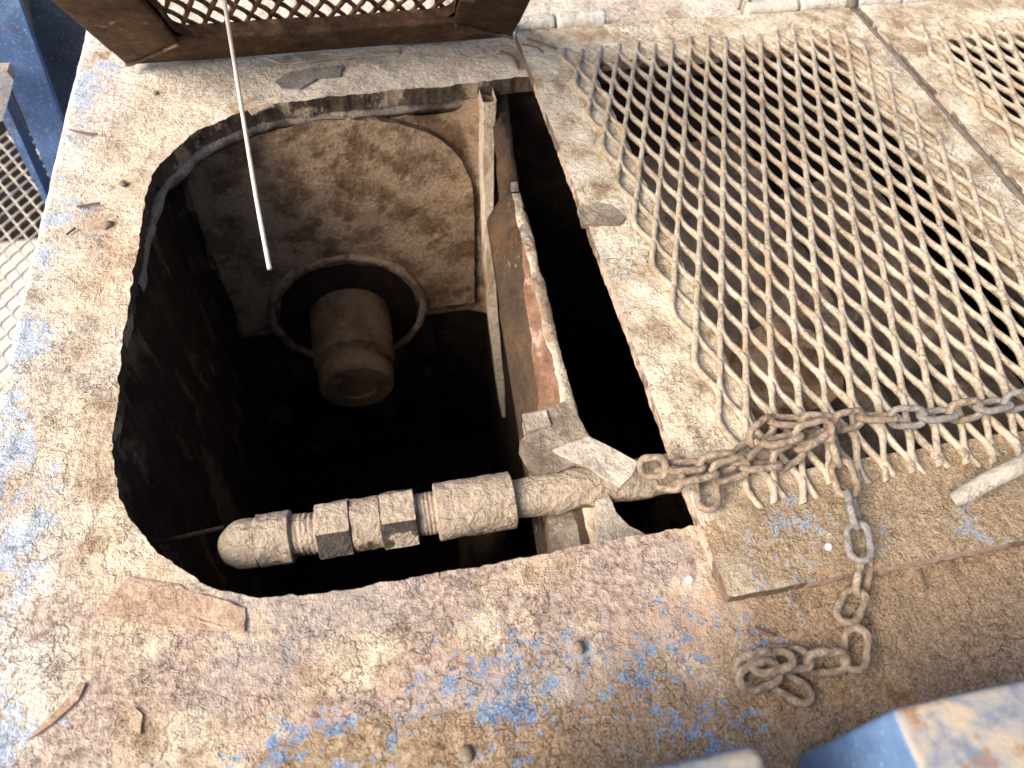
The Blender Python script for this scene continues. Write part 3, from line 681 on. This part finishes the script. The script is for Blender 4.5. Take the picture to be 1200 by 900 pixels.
# hinge barrels along the back
for (xa, xb, r, par) in ((.300, .372, .013, h1), (.377, .470, .0145, h1), (.755, .862, .013, h1), (.868, .965, .013, h1), (.990, 1.085, .013, h2), (1.09, 1.18, .013, h2), (-.30, -.20, .011, h0), (.08, .20, .011, h0)):
    k = 14; V = [(xa + (xb - xa) * i / k, 1.310, .018) for i in range(k + 1)]
    if par is h0: V = [(v[0], .008, .004) for v in V]
    tube("hinge_barrel", V, r * 1.3, M['hinge'], par, sides=18, jit=.10)
tube("pin_loop", spline([(.742, 1.310, .02), (.744, 1.31, .045), (.752, 1.309, .053), (.760, 1.31, .045), (.762, 1.312, .02)], 5), .0035, M['chain'], h1, sides=8)

# seal between the two closed hatches
seal = empty("seal_strip", (.976, .2, .004)); tag(seal, "dark grey rubber strip in the seam between the closed hatches", "seal")
o = tube("strip", [(.0, y_, .010 + .0012 * math.sin(y_ * 23)) for y_ in np.linspace(0.01, 1.085, 60)], .0075, M['rubber'], seal, sides=10, jit=.1)
o = lathe("end_knob", [(0, .008), (.006, .015), (.018, .017), (.03, .012), (.034, .004)], (0, 1.105, .0), (0, 0, 1), M['rubber'], seal, 20)

# ------------------------------------------------------------------ pipe across the opening
pipe = empty("steel_pipe", (0, .395, -.06)); tag(pipe, "mud-caked pipe run with union nuts crossing the access hole", "pipe")
def AX(px, py): return float(P(px, py, -.06)[0])
def prof(a, b, r, n=14, rim=.003, ends=(True, True)):
    s = np.linspace(a, b, n); out = [(x, r) for x in s]
    if ends[0]: out = [(a, r - rim)] + [(a + rim * .6, r)] + [q for q in out[1:]]
    if ends[1]: out = out[:-1] + [(b - rim * .6, r), (b, r - rim)]
    return out
X0 = dict(cap=AX(256, 640), c1=AX(302, 636), c2=AX(344, 632), n1=AX(373, 628), n1b=AX(414, 620), n2=AX(447, 612), n2b=AX(489, 606), s1=AX(511, 602), s2=AX(600, 580), end=.52)
lp = lambda nm, pr_, mat, hexa=False, jit=.0016: lathe(nm, pr_, (0, 0, 0), (1, 0, 0), mat, pipe, 56, hexa, jit, seed=rng.random() * 20)
a, b = X0['cap'], X0['c1']; rc = .0285
lp("elbow_cap", [(a + (b - a) * .80 * (1 - math.cos(t)), max(.002, rc * math.sin(t))) for t in np.linspace(0.05, math.pi / 2, 12)] + [(b, rc)], M['pipe'])
lp("collar", prof(X0['c1'], X0['c2'], .0305), M['pipe'])
def thread(a, b, r, n=9):
    out = []
    for i in range(n): t = i / (n - 1); out += [(a + (b - a) * (t * .98), r + (.0005 if i % 2 else -.0006))]
    return out
lp("threaded_neck", thread(X0['c2'] - .004, X0['n1'] + .004, .0245, 13), M['pipe'], jit=.0018)
lp("union_nut", prof(X0['n1'], X0['n1b'], .0345, 12), M['nut'], True, .0012)
lp("union_body", prof(X0['n1b'] - .002, X0['n2'] + .002, .0300, 14, .004), M['pipe'])
lp("union_nut", prof(X0['n2'], X0['n2b'], .0355, 12), M['nut'], True, .0012)
lp("threaded_neck", thread(X0['n2b'] - .004, X0['s1'] + .004, .0255, 13), M['pipe'], jit=.001)
lp("coupling_sleeve", prof(X0['s1'], X0['s2'], .0345, 26), M['pipe'], jit=.0016)
lp("pipe_barrel", prof(X0['s2'] - .005, X0['end'], .0245, 60), M['pipe'], jit=.0022)

# ------------------------------------------------------------------ chain
chain = empty("steel_chain", tuple(P(975, 500, hz)))
tag(chain, "rusty steel link chain tangled on the closed hatch and hanging over its front edge", "chain")
def link_mesh(L=.0495, Wd=.029, r=.0041):
    pts = []; hl, hr = L / 2 - Wd / 2, Wd / 2 - r; n = 9
    for i in range(n): a = -math.pi / 2 + math.pi * i / (n - 1); pts.append((hl + hr * math.cos(a), hr * math.sin(a), 0))
    for i in range(n): a = math.pi / 2 + math.pi * i / (n - 1); pts.append((-hl + hr * math.cos(a), hr * math.sin(a), 0))
    V, Fc = tube_geo(pts, r, sides=10, closed=True, jit=.10, off=rng.random() * 50)
    me = bpy.data.meshes.new("chain_link"); me.from_pydata([tuple(v) for v in V], [], Fc); me.polygons.foreach_set('use_smooth', [True] * len(me.polygons)); return me
LM = [link_mesh() for _ in range(4)]; LG = [link_mesh() for _ in range(2)]
for m in LM: m.materials.append(M['chain'])
for m in LG: m.materials.append(M['chaingrey'])
inv = Vector(chain.location)
def put_link(p, d, roll, grey=False):
    d = Vector(d).normalized(); up = Vector((0, 0, 1)); s = up.cross(d).normalized(); u = d.cross(s)
    q = Matrix((d, s, u)).transposed().to_quaternion() @ Quaternion((1, 0, 0), roll)
    o = obj("chain_link", None, None, None, chain, me=rng.choice(LG if grey else LM)); o.location = Vector(p) - inv; o.rotation_mode = 'QUATERNION'; o.rotation_quaternion = q
    return o
def run(pxs, pitch=.0365, start=0, grey=(), rolls=(36, -52)):
    pts = spline([tuple(P(x, y, z)) for x, y, z in pxs], 12); acc = 0; nxt = pitch / 2; k = start
    for a, b in zip(pts[:-1], pts[1:]):
        L = (b - a).length
        while acc + L >= nxt:
            p = a + (b - a) * ((nxt - acc) / L); d = (b - a)
            put_link(p, d, R(rolls[k % 2]) + rng.uniform(-.12, .12), k in grey); nxt += pitch; k += 1
        acc += L
zt = hz + .026
run([(1240, 460, zt), (1200, 468, zt), (1160, 476, zt), (1120, 483, zt), (1085, 488, zt), (1050, 489, zt), (1010, 490, zt), (978, 496, zt + .004)], grey=(0, 1, 2, 4, 5))
run([(978, 498, zt), (945, 496, zt), (912, 494, zt), (890, 508, zt), (872, 530, zt), (845, 542, zt), (810, 546, zt - .004), (776, 547, zt - .010), (752, 548, .012)], start=1)
run([(770, 560, .018), (800, 563, zt - .004), (835, 556, zt), (865, 548, zt + .002), (900, 545, zt), (930, 530, zt), (958, 512, zt + .004), (975, 500, zt + .01)], start=0)
run([(900, 520, zt + .010), (930, 512, zt + .012), (962, 504, zt + .016)], start=1)
put_link(P(829, 577, hz + .012), P(831, 600, hz + .012) - P(827, 560, hz + .012), R(18))
run([(974, 506, zt + .006), (980, 530, zt), (988, 556, zt - .004), (998, 588, zt - .006), (1004, 618, zt - .008), (1008, 646, zt - .010), (1012, 672, .022), (1003, 698, .016), (992, 724, .016), (992, 748, .016)], start=1, grey=(3, 4), rolls=(24, -50))
zd = .016
run([(1002, 738, zd + .004), (1000, 768, zd), (968, 776, zd), (932, 772, zd), (898, 774, zd), (862, 786, zd)], start=0, rolls=(12, -48))
put_link(P(890, 792, zd + .004), P(908, 784, zd) - P(866, 800, zd), R(14))
put_link(P(905, 776, zd + .008), P(925, 770, zd) - P(885, 782, zd), R(-30))
put_link(P(926, 805, zd - .006), P(940, 812, zd) - P(905, 792, zd), R(-10))

# ------------------------------------------------------------------ white wire hanging from the open hatch
wp = [P(255, -70, .26), P(263, 0, .20), P(274, 70, .15), P(287, 150, .12), P(301, 235, .10), P(316, 315, .095)]
wr = tube("white_wire", spline([tuple(p) for p in wp], 10), .0030, M['wire'], None, sides=12)
tag(wr, "stiff white wire hanging from the open hatch into the hole", "wire")

# ------------------------------------------------------------------ foreground lugs
lugA = bevel_box("steel_lug", (.308, -.14, .0), (.56, .060, .20), M['lug'], None, .006, 3)
tag(lugA, "blurred blue steel lug with worn pale top in the bottom right corner", "lug")
lugB = bevel_box("steel_lug", (-.02, -.14, .0), (.208, .058, .20), M['lug'], None, .010, 3)
tag(lugB, "blurred worn pale lug just peeking in at the bottom edge", "lug")

# ------------------------------------------------------------------ blue frame and walkway beyond the left edge
rail = empty("blue_railing", (-.62, 1.5, -.6)); tag(rail, "faded blue steel frame beyond the deck's upper left corner", "railing")
def flat(nm, px, Y, t, mat):
    a = [PYp(x, y, Y) - np.array(rail.location) for x, y in px]; n = len(a)
    V = a + [p + np.array([0, t, 0]) for p in a]
    return obj(nm, V, [tuple(range(n))[::-1], tuple(range(n, 2 * n))] + [(i, (i + 1) % n, n + (i + 1) % n, n + i) for i in range(n)], mat, rail, False)
flat("post", [(-40, -75), (-6, -80), (22, 0), (75, 150), (110, 249), (92, 287), (60, 213), (0, 72)], 1.50, .02, M['blue'])
flat("post", [(-58, -20), (-9, 88), (20, 152), (53, 226), (90, 306), (66, 268), (36, 206), (4, 143), (-54, 36)], 1.53, .05, M['blue'])
flat("back_sheet", [(12, -100), (140, -100), (150, 330), (100, 330)], 1.62, .02, M['blueshade'])  # blue sheet whose shade is put into its darkened colour
flat("brace", [(-40, 84), (8, 84), (16, 94), (10, 118), (2, 142), (-40, 146)], 1.44, .03, M['rod'])
walk = empty("walkway_grating", (-1.0, 1.3, -.9)); tag(walk, "grey expanded metal walkway beside the machine at the left edge", "grating")
g = expanded("mesh_panel", -.62, -.62 + .017 * 60, -1.0, 1.2, 0, M['hinge'], walk, pitch=.046, lwd=.075, wid=.0035, tall=.003, seed=2)
bevel_box("edge_bar", (.41, -1.0, -.03), (.44, 1.2, .01), M['blue'], walk, .003)
us = bevel_box("shade_block", (-5.0, 3.45, -2.19), (-.49, 7.0, -1.3), M['deep'], None, .02); tag(us, "added dark block standing in for shaded ground behind the walkway grating", "shade block")  # added block; its dark colour stands for shade on the ground

# ------------------------------------------------------------------ grit and twigs lying on the deck
def pebble(px, py, r, z0, mat, label, grp):
    bm = bmesh.new(); bmesh.ops.create_icosphere(bm, subdivisions=2, radius=r); s = rng.random() * 50
    for v in bm.verts:
        k = 1 + .35 * float(fbm(v.co.x / r + s, v.co.y / r, v.co.z / r, 2)); v.co = Vector((v.co.x * k * 1.2, v.co.y * k, v.co.z * k * .7))
    me = bpy.data.meshes.new("pebble"); bm.to_mesh(me); bm.free(); me.materials.append(mat); me.polygons.foreach_set('use_smooth', [True] * len(me.polygons))
    p = P(px, py, z0); o = obj("pebble", None, None, None, None, me=me); o.location = (p[0], p[1], z0 + r * .45); o.rotation_euler = (0, 0, rng.random() * 6)
    tag(o, label, "pebble", grp)
G = "pebbles on the machine"
pebble(970, 642, .0045, hz, M['whitegrit'], "tiny white pebble on the hatch's front margin left of the chain", G)
pebble(808, 680, .0042, 0, M['whitegrit'], "tiny white pebble on the deck by the hatch's front left corner", G)
pebble(546, 884, .0065, 0, M['grit'], "dark pebble on the deck at the bottom edge centre", G)
pebble(678, 759, .0055, 0, M['grit'], "small dark pebble at the edge of the blue paint patch", G)
pebble(128, 266, .008, 0, M['grit'], "grey pebble on the pale deck left of the hole's upper corner", G)
pebble(183, 111, .0045, 0, M['grit'], "small dark pebble on the pale deck below the open hatch's corner", G)
pebble(145, 217, .0055, 0, M['grit'], "brown pebble on the pale deck beside the hole's upper left curve", G)
def twig(pts, r, label, z0=0.003):
    o = tube("twig", spline([tuple(P(x, y, z0 + .003)) for x, y in pts], 5), r * .8, M['twig'], None, sides=6, jit=.3); tag(o, label, "twig", "twigs on the machine")
twig([(618, 45), (640, 52), (652, 57)], .0022, "short twig lying on the closed hatch's back left corner", hz)
twig([(612, 52), (628, 55), (636, 61)], .002, "stubby bent twig nearest the closed hatch's back left corner", hz)
twig([(586, 60), (600, 66), (608, 80)], .0025, "twig caught between the open hatch and the closed one")
twig([(82, 152), (100, 156), (114, 157)], .0018, "thin twig on the upper left deck below the blue frame")
twig([(90, 242), (104, 240), (117, 238)], .0022, "thin grey twig above the grey pebble on the left deck")
twig([(78, 275), (83, 271), (88, 267)], .0022, "short dark twig near the deck's left edge")
twig([(884, 736), (893, 740), (907, 745)], .0022, "brown twig in the sand above the chain's end")
twig([(1078, 668), (1082, 680), (1085, 691)], .002, "pale twig in the sand below the closed hatch's front edge")
twig([(505, 874), (512, 877), (519, 879)], .002, "brown twig in the sand left of the dark pebble at bottom")
